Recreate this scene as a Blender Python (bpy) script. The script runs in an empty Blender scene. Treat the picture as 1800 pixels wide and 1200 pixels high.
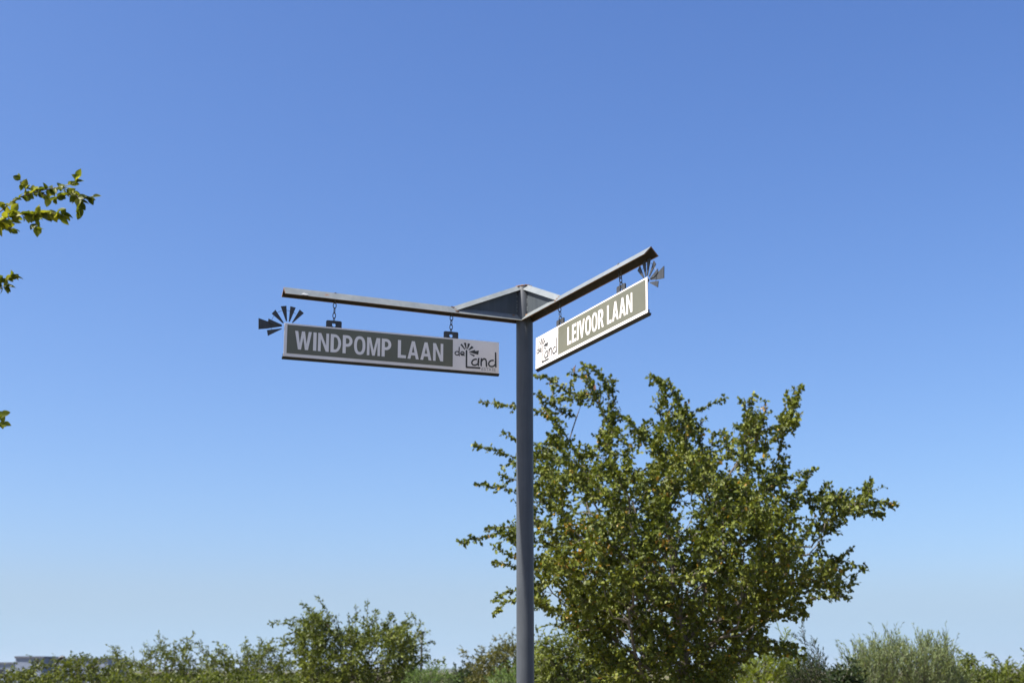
import bpy, math, random
import numpy as np
from mathutils import Vector, Matrix
from mathutils.geometry import tessellate_polygon

S = bpy.context.scene
COL = S.collection
rng = np.random.default_rng(7)
random.seed(7)

# ------------------------------------------------------------------ camera
F_PX, HZ, EYE = 2400.0, 580.0, 1.60          # focal length in photo pixels, horizon drop, eye height
PITCH = math.atan(HZ / F_PX)
cam = bpy.data.cameras.new('camera'); camo = bpy.data.objects.new('camera', cam); COL.objects.link(camo)
camo.location = (0, 0, EYE); camo.rotation_euler = (math.pi / 2 + PITCH, 0, 0)
cam.sensor_width = 36; cam.lens = F_PX / 1800 * 36; cam.clip_start = 0.1; cam.clip_end = 30000
cam.dof.use_dof = True; cam.dof.focus_distance = 5.75; cam.dof.aperture_fstop = 5.4
S.camera = camo

# ------------------------------------------------------------------ light
SUN_AZ = math.radians(69.5)                    # towards the photo's left, a little behind the camera
SUN_EL = math.radians(51)
sun_dir = Vector((-math.sin(SUN_AZ) * math.cos(SUN_EL), -math.cos(SUN_AZ) * math.cos(SUN_EL), math.sin(SUN_EL)))
W = bpy.data.worlds.new('World'); S.world = W; W.use_nodes = True
nt = W.node_tree; nt.nodes.clear()
sky = nt.nodes.new('ShaderNodeTexSky'); sky.sky_type = 'NISHITA'; sky.sun_disc = False
sky.sun_elevation = SUN_EL
sky.sun_rotation = math.atan2(sun_dir.x, sun_dir.y)
sky.altitude = 0; sky.air_density = 0.85; sky.dust_density = 1.5; sky.ozone_density = 5
bg = nt.nodes.new('ShaderNodeBackground'); bg.inputs['Strength'].default_value = 0.1
out = nt.nodes.new('ShaderNodeOutputWorld')
# gentle tone response per channel over the whole sky (deeper blue, softer horizon)
EXPO = 1.0
sep = nt.nodes.new('ShaderNodeSeparateColor'); com = nt.nodes.new('ShaderNodeCombineColor'); nt.links.new(sky.outputs[0], sep.inputs[0])
for i_, (g_, c_) in enumerate(((1.17, .905), (1.06, .758), (.811, .64))):
    a_ = nt.nodes.new('ShaderNodeMath'); a_.operation = 'POWER'; a_.inputs[1].default_value = g_
    b_ = nt.nodes.new('ShaderNodeMath'); b_.operation = 'MULTIPLY'; b_.inputs[1].default_value = .085 ** g_ * math.exp(c_) / 2 ** EXPO / .1
    nt.links.new(sep.outputs[i_], a_.inputs[0]); nt.links.new(a_.outputs[0], b_.inputs[0]); nt.links.new(b_.outputs[0], com.inputs[i_])
# pale haze that thickens over the last few degrees above the horizon, all the way round
tcw = nt.nodes.new('ShaderNodeTexCoord'); sxyz = nt.nodes.new('ShaderNodeSeparateXYZ'); nt.links.new(tcw.outputs['Generated'], sxyz.inputs[0])
mr = nt.nodes.new('ShaderNodeMapRange'); mr.interpolation_type = 'SMOOTHSTEP'
for k_, v_ in zip(('From Min', 'From Max', 'To Min', 'To Max'), (.082, .022, 0., .97)): mr.inputs[k_].default_value = v_
nt.links.new(sxyz.outputs[2], mr.inputs[0])
mxw = nt.nodes.new('ShaderNodeMix'); mxw.data_type = 'RGBA'; nt.links.new(mr.outputs[0], mxw.inputs[0]); nt.links.new(com.outputs[0], mxw.inputs[6])
mxw.inputs[7].default_value = (*[c_ / 2 ** EXPO / .1 for c_ in (.458, .642, .842)], 1)
nt.links.new(mxw.outputs[2], bg.inputs[0]); nt.links.new(bg.outputs[0], out.inputs[0])
sl = bpy.data.lights.new('sun', 'SUN'); sl.energy = 5.0; sl.angle = math.radians(0.53); sl.color = (1, .955, .89)
so = bpy.data.objects.new('sun', sl); COL.objects.link(so)
so.rotation_euler = sun_dir.to_track_quat('Z', 'Y').to_euler(); so.location = (-20, -5, 30)
S.view_settings.view_transform = 'Standard'; S.view_settings.look = 'None'
S.view_settings.gamma = 1; S.view_settings.use_curve_mapping = False
S.view_settings.exposure = EXPO
S.cycles.max_bounces = 8; S.cycles.diffuse_bounces = 3; S.cycles.transparent_max_bounces = 8

# ------------------------------------------------------------------ helpers
CP, SP = math.cos(PITCH), math.sin(PITCH)
def at(px, py, Y):
    """world point on the vertical plane y=Y seen at photo pixel px,py"""
    a = (px - 900) / F_PX; b = (600 - py) / F_PX
    d = np.array([a, CP - b * SP, SP + b * CP])
    return d * (Y / d[1]) + np.array([0, 0, EYE])

def tag(o, label=None, cat=None, group=None, kind=None):
    if label: o['label'] = label
    if cat: o['category'] = cat
    if group: o['group'] = group
    if kind: o['kind'] = kind
    return o
def empty(name, loc, rz=0.0):
    o = bpy.data.objects.new(name, None); COL.objects.link(o); o.location = loc; o.rotation_euler = (0, 0, rz)
    o.empty_display_size = .1
    return o
def link(name, me, parent=None, mat=None):
    o = bpy.data.objects.new(name, me); COL.objects.link(o)
    if parent is not None: o.parent = parent
    if mat is not None: me.materials.append(mat)
    return o
class MB:
    def __init__(s): s.v = []; s.f = []; s.m = []
    def add(s, vs, fs, m=0):
        n = len(s.v); s.v += [tuple(map(float, v)) for v in vs]; s.f += [[i + n for i in f] for f in fs]; s.m += [m] * len(fs)
    def box(s, lo, hi, m=0):
        x0, y0, z0 = lo; x1, y1, z1 = hi
        s.add([(x0,y0,z0),(x1,y0,z0),(x1,y1,z0),(x0,y1,z0),(x0,y0,z1),(x1,y0,z1),(x1,y1,z1),(x0,y1,z1)],
              [(0,3,2,1),(4,5,6,7),(0,1,5,4),(1,2,6,5),(2,3,7,6),(3,0,4,7)], m)
    def tube(s, pts, rad, n=8, caps=True, m=0, closed=False):
        pts = [np.array(p, float) for p in pts]; k = len(pts)
        rad = [rad] * k if np.isscalar(rad) else rad
        vs = []; up = None
        for i, p in enumerate(pts):
            if closed: t = pts[(i + 1) % k] - pts[i - 1]
            else: t = pts[min(i + 1, k - 1)] - pts[max(i - 1, 0)]
            t = t / (np.linalg.norm(t) + 1e-12)
            if up is None:
                up = np.array([0, 0, 1.]) if abs(t[2]) < .9 else np.array([1., 0, 0])
            a = np.cross(t, up); a /= np.linalg.norm(a) + 1e-12; b = np.cross(t, a); up = -b if False else np.cross(a, t)
            for j in range(n):
                th = 2 * math.pi * j / n
                vs.append(p + rad[i] * (math.cos(th) * a + math.sin(th) * b))
        fs = []
        for i in range(k if closed else k - 1):
            i2 = (i + 1) % k
            for j in range(n):
                j2 = (j + 1) % n
                fs.append((i*n+j, i*n+j2, i2*n+j2, i2*n+j))
        if caps and not closed:
            fs.append(tuple(range(n))); fs.append(tuple((k-1)*n + j for j in reversed(range(n))))
        s.add(vs, fs, m)
    def build(s, name, mats, parent=None, smooth=False, bevel=0):
        me = bpy.data.meshes.new(name); me.from_pydata(s.v, [], s.f)
        mats = mats if isinstance(mats, (list, tuple)) else [mats]
        for mt in mats: me.materials.append(mt)
        if len(mats) > 1: me.polygons.foreach_set('material_index', s.m)
        if smooth: me.polygons.foreach_set('use_smooth', [True] * len(me.polygons))
        me.update()
        o = bpy.data.objects.new(name, me); COL.objects.link(o)
        if parent is not None: o.parent = parent
        if bevel:
            b = o.modifiers.new('bevel', 'BEVEL'); b.width = bevel; b.segments = 2; b.limit_method = 'ANGLE'
        return o

# ------------------------------------------------------------------ materials
def new_mat(name):
    m = bpy.data.materials.new(name); m.use_nodes = True; n = m.node_tree; n.nodes.clear()
    o = n.nodes.new('ShaderNodeOutputMaterial'); p = n.nodes.new('ShaderNodeBsdfPrincipled')
    n.links.new(p.outputs[0], o.inputs[0]); return m, n, p, o
def noise(n, scale, detail=4, rough=.6, coord='Object', stretch=None):
    tc = n.nodes.new('ShaderNodeTexCoord'); t = n.nodes.new('ShaderNodeTexNoise')
    t.inputs['Scale'].default_value = scale; t.inputs['Detail'].default_value = detail; t.inputs['Roughness'].default_value = rough
    if stretch:
        mp = n.nodes.new('ShaderNodeMapping'); mp.inputs['Scale'].default_value = stretch
        n.links.new(tc.outputs[coord], mp.inputs[0]); n.links.new(mp.outputs[0], t.inputs['Vector'])
    else: n.links.new(tc.outputs[coord], t.inputs['Vector'])
    return t
def ramp(n, src, stops):
    r = n.nodes.new('ShaderNodeValToRGB'); e = r.color_ramp.elements
    while len(e) < len(stops): e.new(.5)
    for el, (p, c) in zip(e, stops): el.position = p; el.color = (*c, 1)
    n.links.new(src, r.inputs[0]); return r
def mixc(n, fac, a, b):
    m = n.nodes.new('ShaderNodeMix'); m.data_type = 'RGBA'
    if isinstance(fac, float): m.inputs[0].default_value = fac
    else: n.links.new(fac, m.inputs[0])
    for s_, i in ((a, 6), (b, 7)):
        if isinstance(s_, tuple): m.inputs[i].default_value = (*s_, 1)
        else: n.links.new(s_, m.inputs[i])
    return m.outputs[2]
def bump(n, p, src, strength=.3, dist=.002):
    b = n.nodes.new('ShaderNodeBump'); b.inputs['Strength'].default_value = strength; b.inputs['Distance'].default_value = dist
    n.links.new(src, b.inputs['Height']); n.links.new(b.outputs[0], p.inputs['Normal'])

def steel(name, c0, c1, rust=.62, rough=.5):
    m, n, p, o = new_mat(name)
    a = noise(n, 9, 6, .65); b = noise(n, 60, 3, .6); r = noise(n, 14, 8, .7)
    base = ramp(n, a.outputs[0], [(.3, c0), (.7, c1)]).outputs[0]
    st = noise(n, 5, 5, .7, stretch=(9, 9, .35)); sf = ramp(n, st.outputs[0], [(.45, (0, 0, 0)), (.75, (.6, .6, .6))]).outputs[0]
    base = mixc(n, sf, base, tuple(min(1, x * 1.22 + .01) for x in c1))
    rc = ramp(n, b.outputs[0], [(.3, (.13, .045, .015)), (.7, (.34, .14, .045))]).outputs[0]
    rf = ramp(n, r.outputs[0], [(rust, (0, 0, 0)), (rust + .05, (1, 1, 1))]).outputs[0]
    n.links.new(mixc(n, rf, base, rc), p.inputs['Base Color'])
    p.inputs['Roughness'].default_value = rough; p.inputs['Specular IOR Level'].default_value = .35
    bump(n, p, b.outputs[0], .15, .001)
    return m
def flat(name, c, rough=.5, spec=.4, var=.06, scale=20):
    m, n, p, o = new_mat(name)
    a = noise(n, scale, 5, .6)
    lo = tuple(x * (1 - var) for x in c); hi = tuple(min(1, x * (1 + var)) for x in c)
    n.links.new(ramp(n, a.outputs[0], [(.35, lo), (.65, hi)]).outputs[0], p.inputs['Base Color'])
    p.inputs['Roughness'].default_value = rough; p.inputs['Specular IOR Level'].default_value = spec
    return m
M_pole = steel('pole_paint', (.049, .055, .063), (.064, .071, .08), .77, .45)
M_arm = steel('arm_paint', (.14, .16, .168), (.19, .205, .205), .64, .5)
M_gus = steel('gusset_paint', (.046, .055, .063), (.062, .073, .083), .76, .45)
M_rust = steel('rusty_steel', (.14, .07, .035), (.27, .15, .08), .6, .8)
M_inner = steel('bar_inner_brown', (.022, .018, .014), (.036, .028, .021), .7, .75)  # darker brown set on the inner faces of the inverted-V bars
M_dark = flat('dark_steel', (.022, .023, .027), .45, .4, .15)
M_blade = steel('blade_paint', (.038, .041, .044), (.055, .058, .062), .8, .45)
M_chain = flat('chain_steel', (.06, .064, .07), .4, .5, .2, 200)
M_white = flat('sign_white', (.80, .752, .715), .4, .4, .05, 7)
M_green = flat('sign_green', (.137, .135, .094), .4, .4, .07, 5)
M_print = flat('sign_black_print', (.045, .046, .044), .5, .3, .05)
M_printg = flat('sign_grey_print', (.32, .31, .31), .5, .3, .05)

def leaf_mat(name, stops, transl=.35, rough=.42, tsat=(1.25, 1.2, .5), spec=None):
    if spec is None: spec = .26 if name in ('leaf_olive', 'leaf_near') else .2
    m, n, p, o = new_mat(name)
    at_ = n.nodes.new('ShaderNodeAttribute'); at_.attribute_name = 'tint'
    c = ramp(n, at_.outputs['Fac'], stops).outputs[0]
    n.links.new(c, p.inputs['Base Color'])
    p.inputs['Roughness'].default_value = rough; p.inputs['Specular IOR Level'].default_value = spec
    tr = n.nodes.new('ShaderNodeBsdfTranslucent')
    mu = n.nodes.new('ShaderNodeMix'); mu.data_type = 'RGBA'; mu.blend_type = 'MULTIPLY'; mu.inputs[0].default_value = 1
    n.links.new(c, mu.inputs[6]); mu.inputs[7].default_value = (*tsat, 1); n.links.new(mu.outputs[2], tr.inputs[0])
    mx = n.nodes.new('ShaderNodeMixShader'); mx.inputs[0].default_value = transl
    n.links.new(p.outputs[0], mx.inputs[1]); n.links.new(tr.outputs[0], mx.inputs[2]); n.links.new(mx.outputs[0], o.inputs[0])
    return m
L_main = leaf_mat('leaf_olive', [(0, (.04, .058, .009)), (.4, (.105, .13, .017)), (.8, (.175, .195, .026)), (.955, (.21, .21, .033)), (.975, (.36, .2, .03)), (1, (.42, .26, .05))], .22, .5)
L_near = leaf_mat('leaf_near', [(0, (.045, .065, .008)), (.5, (.15, .175, .015)), (1, (.3, .3, .035))], .5, .38)
L_olive = leaf_mat('leaf_far_olive', [(0, (.045, .06, .009)), (.5, (.11, .135, .02)), (.93, (.19, .22, .04)), (1, (.25, .23, .06))], .25)
L_green = leaf_mat('leaf_far_green', [(0, (.04, .056, .009)), (.5, (.1, .125, .018)), (1, (.17, .195, .03))])
L_brown = leaf_mat('leaf_far_brown', [(0, (.07, .078, .022)), (.5, (.13, .13, .038)), (1, (.22, .2, .06))])
L_soft = leaf_mat('leaf_soft_green', [(0, (.07, .12, .03)), (.5, (.12, .19, .05)), (1, (.19, .27, .08))])
L_sage = leaf_mat('leaf_sage', [(0, (.1, .13, .055)), (.5, (.17, .21, .09)), (1, (.27, .31, .15))])
L_lime = leaf_mat('leaf_lime', [(0, (.09, .13, .012)), (.5, (.17, .215, .022)), (1, (.26, .29, .04))])
L_dark = leaf_mat('leaf_dark', [(0, (.02, .034, .012)), (.5, (.032, .05, .018)), (1, (.055, .075, .028))])
def bark_mat(name, a, b):
    m, n, p, o = new_mat(name)
    t = noise(n, 6, 6, .7, stretch=(3, 3, .8)); n.links.new(ramp(n, t.outputs[0], [(.3, a), (.7, b)]).outputs[0], p.inputs['Base Color'])
    p.inputs['Roughness'].default_value = .85; bump(n, p, t.outputs[0], .6, .01); return m
B_pale = bark_mat('bark_pale', (.13, .11, .085), (.27, .24, .19))
B_mid = bark_mat('bark_mid', (.085, .07, .055), (.19, .165, .13))
B_dark = bark_mat('bark_dark', (.05, .04, .03), (.11, .09, .07))

# ------------------------------------------------------------------ ground, hills
m, n, p, o = new_mat('dry_ground')
a = noise(n, .25, 8, .65, 'Object'); b = noise(n, 4, 8, .7, 'Object')
c = ramp(n, a.outputs[0], [(.35, (.07, .068, .025)), (.5, (.12, .1, .045)), (.65, (.18, .135, .075))]).outputs[0]
c2 = ramp(n, b.outputs[0], [(.35, (.07, .06, .028)), (.65, (.17, .135, .08))]).outputs[0]
n.links.new(mixc(n, .5, c, c2), p.inputs['Base Color']); p.inputs['Roughness'].default_value = .95; bump(n, p, b.outputs[0], .8, .03)
M_ground = m
# one sheet: fine near the camera, coarse far out, with a gentle unevenness beyond the shrubs
gx = np.unique(np.concatenate([np.linspace(-9000, 9000, 37), np.linspace(-400, 400, 41), np.linspace(-30, 30, 31)]))
gy = np.unique(np.concatenate([np.linspace(-3000, 9000, 33), np.linspace(-100, 500, 31), np.linspace(-10, 50, 31)]))
X, Y = np.meshgrid(gx, gy)
R = np.hypot(X, Y)
Z = np.where(R > 60, np.clip((R - 60) / 400, 0, 1) * .5 * np.sin(X / 61.) * np.cos(Y / 83.), 0)
V = np.stack([X, Y, Z], -1).reshape(-1, 3); w_ = len(gx)
fs = [(j*w_+i, j*w_+i+1, (j+1)*w_+i+1, (j+1)*w_+i) for j in range(len(gy)-1) for i in range(w_-1)]
me = bpy.data.meshes.new('ground'); me.from_pydata(V.tolist(), [], fs)
tag(link('ground', me, mat=M_ground), 'dry grassy ground under the shrubs', kind='structure')
M_hill = flat('hill_scrub', (.07, .08, .05), .95, .1, .3, .004)
mb = MB(); hx = np.linspace(-6000, 6000, 161)
hz = 13 + 4*np.sin(hx/700.+1) + 2.2*np.sin(hx/260.) + 1.2*np.sin(hx/97.)+ rng.normal(0, .3, len(hx))
vs = []; 
for k, (yy, f) in enumerate(((4200, 0), (4500, .62), (4800, .93), (5100, 1), (5600, .5), (6300, 0))):
    for xx, z_ in zip(hx, hz): vs.append((xx, yy + 60*math.sin(xx/300.+k), -1.5 if f == 0 else z_ * f))
nn = len(hx); fs = [(k*nn+i, k*nn+i+1, (k+1)*nn+i+1, (k+1)*nn+i) for k in range(5) for i in range(nn-1)]
mb.add(vs, fs); tag(mb.build('hills', M_hill, smooth=True), 'low blue ridge on the horizon', kind='structure')

# thin air haze round everything: one closed box
hm = bpy.data.materials.new('haze'); hm.use_nodes = True; hn = hm.node_tree; hn.nodes.clear()
ho = hn.nodes.new('ShaderNodeOutputMaterial'); hv = hn.nodes.new('ShaderNodeVolumePrincipled'); hv.inputs['Density'].default_value = .00005
hv.inputs['Color'].default_value = (.86, .92, 1, 1); hv.inputs['Anisotropy'].default_value = .2
hn.links.new(hv.outputs[0], ho.inputs['Volume'])
mb = MB(); mb.box((-9500, -3500, -4), (9500, 9500, 60)); tag(mb.build('haze', hm), 'thin pale air haze over the plain', kind='stuff')

# ------------------------------------------------------------------ sign post
D_POST = Vector((0.057, 6.01, 0)); AL, AR = 1.1419, 0.4289
dirL = Vector((-math.sin(AL), -math.cos(AL), 0)); dirR = Vector((math.sin(AR), -math.cos(AR), 0))
POLE_R = .038
Z_ARM = EYE + 1.540            # bottom edges of the angle-iron arms
WA, HA, TA = .033, .036, .0045 # half width, rise, wall thickness of the inverted-V section
APEX = Z_ARM + .175
post = empty('sign_post', D_POST)
tag(post, 'slate grey round steel post with two angle-iron arms and triangular gussets', 'signpost')
mb = MB(); nseg = 40
zz = [0, .4, 1.0, 1.8, 2.6, Z_ARM, APEX - .015, APEX - .008]
mb.tube([(0, 0, z) for z in zz], [POLE_R] * 7 + [POLE_R - .003], n=nseg)
mb.build('pole', M_pole, post, smooth=True)
mb = MB(); mb.tube([(0, 0, -.05), (0, 0, .02), (0, 0, .06)], [.14, .14, .11], n=24); mb.build('footing', flat('concrete', (.35, .33, .3), .9, .2, .15), post)

def vsection(s0, z0, s1, z1, d, inner, mitre0=0., w=WA, h=HA, t=TA, ends=None):
    """inverted-V bar from distance s0 to s1 along d; inner = +1/-1 side that is on the inside of the corner."""
    nrm = Vector((0, 0, 1)).cross(d)                         # left of d
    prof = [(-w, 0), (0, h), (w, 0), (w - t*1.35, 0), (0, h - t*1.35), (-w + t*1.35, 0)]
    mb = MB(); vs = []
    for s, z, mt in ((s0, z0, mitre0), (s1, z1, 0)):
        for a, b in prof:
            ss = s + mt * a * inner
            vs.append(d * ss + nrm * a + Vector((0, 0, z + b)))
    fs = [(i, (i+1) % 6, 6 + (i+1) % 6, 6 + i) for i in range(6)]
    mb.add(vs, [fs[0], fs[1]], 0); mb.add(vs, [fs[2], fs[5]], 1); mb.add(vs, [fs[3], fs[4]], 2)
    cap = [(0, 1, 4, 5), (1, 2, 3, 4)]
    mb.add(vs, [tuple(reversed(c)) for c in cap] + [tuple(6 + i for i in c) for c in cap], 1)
    return mb
def arm(d, L, inner):
    o = vsection(0.0, Z_ARM, L, Z_ARM, d, inner, 1.0).build('arm', [M_arm, M_rust, M_inner], post, bevel=.0008); return o
# side of each bar that faces into the corner: left of dirL is +nrm
nL = Vector((0, 0, 1)).cross(dirL); nR = Vector((0, 0, 1)).cross(dirR)
inL = 1 if nL.dot(dirR) > 0 else -1; inR = 1 if nR.dot(dirL) > 0 else -1
LL, LR = 1.121, 1.138
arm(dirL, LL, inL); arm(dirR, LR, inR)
BL, BR = .35, .365; HB = .025
for d, B in ((dirL, BL), (dirR, BR)):
    top = APEX + .004 - HB
    vsection(.012, top, B, Z_ARM + .012, d, 1, 0, w=.023, h=HB, t=.004).build('brace', [M_arm, M_rust, M_inner], post, bevel=.0008)
    nrm = Vector((0, 0, 1)).cross(d); mb = MB(); th = .003
    zt = lambda s: top + HB - .006 + (s - .012) / (B - .012) * (Z_ARM + .012 - top)
    pr = [(POLE_R - .004, Z_ARM + HA - .006), (B - .05, Z_ARM + HA - .006), (B - .05, zt(B - .05)), (POLE_R - .004, zt(POLE_R))]
    vs = [d * s + nrm * q + Vector((0, 0, z)) for q in (-th, th) for s, z in pr]
    mb.add(vs, [(0, 1, 2, 3), (7, 6, 5, 4), (0, 4, 5, 1), (1, 5, 6, 2), (2, 6, 7, 3), (3, 7, 4, 0)])
    mb.build('gusset', M_gus, post)
    # weld beads where gusset and pole meet
    mb = MB()
    for sgn in (-1, 1):
        z = Z_ARM + .05
        while z < APEX - .05:
            l = random.uniform(.006, .012); r = random.uniform(.002, .0032)
            mb.tube([d * (POLE_R + .001) + nrm * (sgn * .004) + Vector((0, 0, z + k * l)) for k in (-.5, -.2, .2, .5)], [r*.4, r, r, r*.4], n=6)
            z += random.choice((.012, .016, .024, .03))
    mb.build('weld_bead', M_arm, post, smooth=True)['kind'] = 'stuff'
# ragged rusty weld round the pole top and the seat of the arms
mb = MB()
for k in range(26):
    th = 2 * math.pi * k / 26 + random.uniform(-.08, .08); r = POLE_R + random.uniform(-.004, .001)
    q = Vector((math.cos(th) * r, math.sin(th) * r, APEX - .008 + random.uniform(-.002, .001))); tt = Vector((-math.sin(th), math.cos(th), 0)) * .006
    mb.tube([q - tt, q - tt*.4, q + tt*.4, q + tt], [.0012, .0036, .0034, .001], n=6)
mb.build('weld_ring', M_rust, post, smooth=True)['kind'] = 'stuff'
mb = MB()
for d in (dirL, dirR):
    for k in range(5):
        q = d * (POLE_R + .006 * k) + Vector((0, 0, Z_ARM + HA - .013)) + Vector((random.uniform(-1, 1), random.uniform(-1, 1), 0)) * .008
        mb.tube([q - d * .008, q, q + d * .008], [.003, .008, .003], n=7)
mb.build('seat_weld', M_rust, post, smooth=True)['kind'] = 'stuff'
# brown weld spots where the braces land on the arms, and a bird dropping near the arm's tip
mb = MB()
for d, B, inn in ((dirL, BL, inL), (dirR, BR, inR)):
    nrm = Vector((0, 0, 1)).cross(d)
    for k in range(6):
        a = (k / 5 - .5) * 2 * .026
        q = d * (B - .004 + random.uniform(-.006, .006)) + nrm * a + Vector((0, 0, Z_ARM + HA * (1 - abs(a) / WA) + .001))
        mb.tube([q - d*.008, q - d*.003, q + d*.004, q + d*.009], [.001, .0032, .0035, .001], n=6)
mb.build('toe_weld', M_rust, post, smooth=True)['kind'] = 'stuff'
mb = MB(); nin = nL * inL
for k, (s_, a_) in enumerate(((1.040, .8), (1.034, .93), (1.045, .9), (1.028, .9))):
    q = dirL * s_ + nin * (WA * a_) + Vector((0, 0, Z_ARM + HA * (1 - a_) + .001))
    mb.tube([q - dirL*.007, q, q + dirL*.007], [.001, .0035, .001], n=7)
mb.build('bird_dropping', flat('dropping_white', (.75, .75, .72), .8, .2), post, smooth=True)

# ------------------------------------------------------------------ lettering
T = .195
def ring(cx, cy, rx, ry, pw=2.4, n=28, a0=0, a1=360):
    pts = []
    for i in range(n):
        th = math.radians(a0 + (a1 - a0) * i / (n if a1 - a0 == 360 else n - 1)); c_, s_ = math.cos(th), math.sin(th)
        pts.append((cx + rx * math.copysign(abs(c_) ** (2 / pw), c_), cy + ry * math.copysign(abs(s_) ** (2 / pw), s_)))
    return pts
def quad(x0, y0, x1, y1, t=T):     # slanted stem with horizontal ends
    return [(x0, y0), (x0 + t, y0), (x1 + t, y1), (x1, y1)]
def dshape(x, y0, y1, w):
    h = (y1 - y0) / 2; cy = (y0 + y1) / 2; r = min(h, w * .62)
    return [(x, y0), (x + w - r, y0)] + [(x + w - r + r * math.cos(t), cy + (h) * math.sin(t)) for t in np.linspace(-math.pi/2, math.pi/2, 14)[1:-1]] + [(x + w - r, y1), (x, y1)]
GL = {
 'I': (.19, [[quad(0, 0, 0, 1)]]),
 'L': (.52, [[[(0, 0), (.52, 0), (.52, .17), (T, .17), (T, 1), (0, 1)]]]),
 'E': (.55, [[[(0, 0), (.56, 0), (.56, .165), (T, .165), (T, .43), (.51, .43), (.51, .59), (T, .59), (T, .835), (.54, .835), (.54, 1), (0, 1)]]]),
 'N': (.66, [[[(0, 0), (.17, 0), (.17, .68), (.48, 0), (.66, 0), (.66, 1), (.49, 1), (.49, .34), (.18, 1), (0, 1)]]]),
 'M': (.82, [[[(0, 0), (.16, 0), (.16, .74), (.33, 0), (.49, 0), (.66, .74), (.66, 0), (.82, 0), (.82, 1), (.59, 1), (.41, .3), (.23, 1), (0, 1)]]]),
 'W': (1.0, [[[(.2, 0), (.385, 0), (.5, .66), (.615, 0), (.8, 0), (1., 1), (.815, 1), (.7, .33), (.59, 1), (.41, 1), (.3, .33), (.185, 1), (0, 1)]]]),
 'V': (.68, [[[(.25, 0), (.43, 0), (.68, 1), (.49, 1), (.34, .27), (.19, 1), (0, 1)]]]),
 'A': (.72, [[[(0, 0), (.185, 0), (.235, .2), (.485, .2), (.535, 0), (.72, 0), (.455, 1), (.265, 1)], [(.275, .36), (.445, .36), (.36, .73)]]]),
 'O': (.7, [[ring(.35, .5, .35, .515), ring(.35, .5, .175, .36)]]),
 'D': (.64, [[dshape(0, 0, 1, .64), dshape(T, .165, .835, .27)]]),
 'P': (.6, [[[(0, 0), (T, 0), (T, .37)] + [q for q in dshape(0, .37, 1, .6)[1:]], dshape(T, .53, .84, .22)]]),
 'R': (.66, [[[(0, 0), (T, 0), (T, .4), (.3, .4), (.46, 0), (.67, 0), (.49, .44)] + [q for q in dshape(0, .42, 1, .62)[2:]], dshape(T, .56, .84, .22)]]),
 ' ': (.22, []),
}
GAP = .1
def poly_add(mb, loops, z, fx, m=0):
    tri = tessellate_polygon([[Vector((x, y, 0)) for x, y in lp] for lp in loops])
    allp = [q for lp in loops for q in lp]
    mb.add([fx(x, y, z) for x, y in allp], [tuple(t) for t in tri], m)
def text_to(mb, s, x0, x1, y0, h, z, fx, m=0):
    w = sum(GL[c][0] for c in s) + GAP * (len(s) - 1); k = (x1 - x0) / w; x = x0
    for c in s:
        for loops in GL[c][1]:
            poly_add(mb, [[(x + a * k, y0 + b * h) for a, b in lp] for lp in loops], z, fx, m)
        x += (GL[c][0] + GAP) * k
def stroke(mb, pts, w, z, fx, m=0):
    """round-cornered pen stroke through pts"""
    for i in range(len(pts) - 1):
        (xa, ya), (xb, yb) = pts[i], pts[i+1]; L = math.hypot(xb-xa, yb-ya)
        if L < 1e-9: continue
        nx, ny = -(yb-ya)/L*w/2, (xb-xa)/L*w/2; zz_ = z + (i % 2) * 4e-5
        mb.add([fx(xa+nx, ya+ny, zz_), fx(xa-nx, ya-ny, zz_), fx(xb-nx, yb-ny, zz_), fx(xb+nx, yb+ny, zz_)], [(0, 1, 2, 3)], m)
    for i in range(len(pts)):
        x, y = pts[i]
        mb.add([fx(x + w/2*math.cos(t), y + w/2*math.sin(t), z + 8e-5 + (i % 3)*3e-5) for t in np.linspace(0, 2*math.pi, 9)[:-1]], [tuple(range(8))], m)
def lg(x, y):      # logo artwork units -> metres from the lower right corner of the logo zone
    return ((x + (y - 1025) * .035 - 1277) / 4783, (1025 + .093 * (x - 1277) - y) / 5246)
def arc(cx, cy, rx, ry, a0, a1, n=14, rot=0):
    o = []
    for t in np.linspace(math.radians(a0), math.radians(a1), n):
        x, y = rx*math.cos(t), ry*math.sin(t); c_, s_ = math.cos(rot), math.sin(rot); o.append((cx + x*c_ - y*s_, cy + x*s_ + y*c_))
    return o
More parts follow.
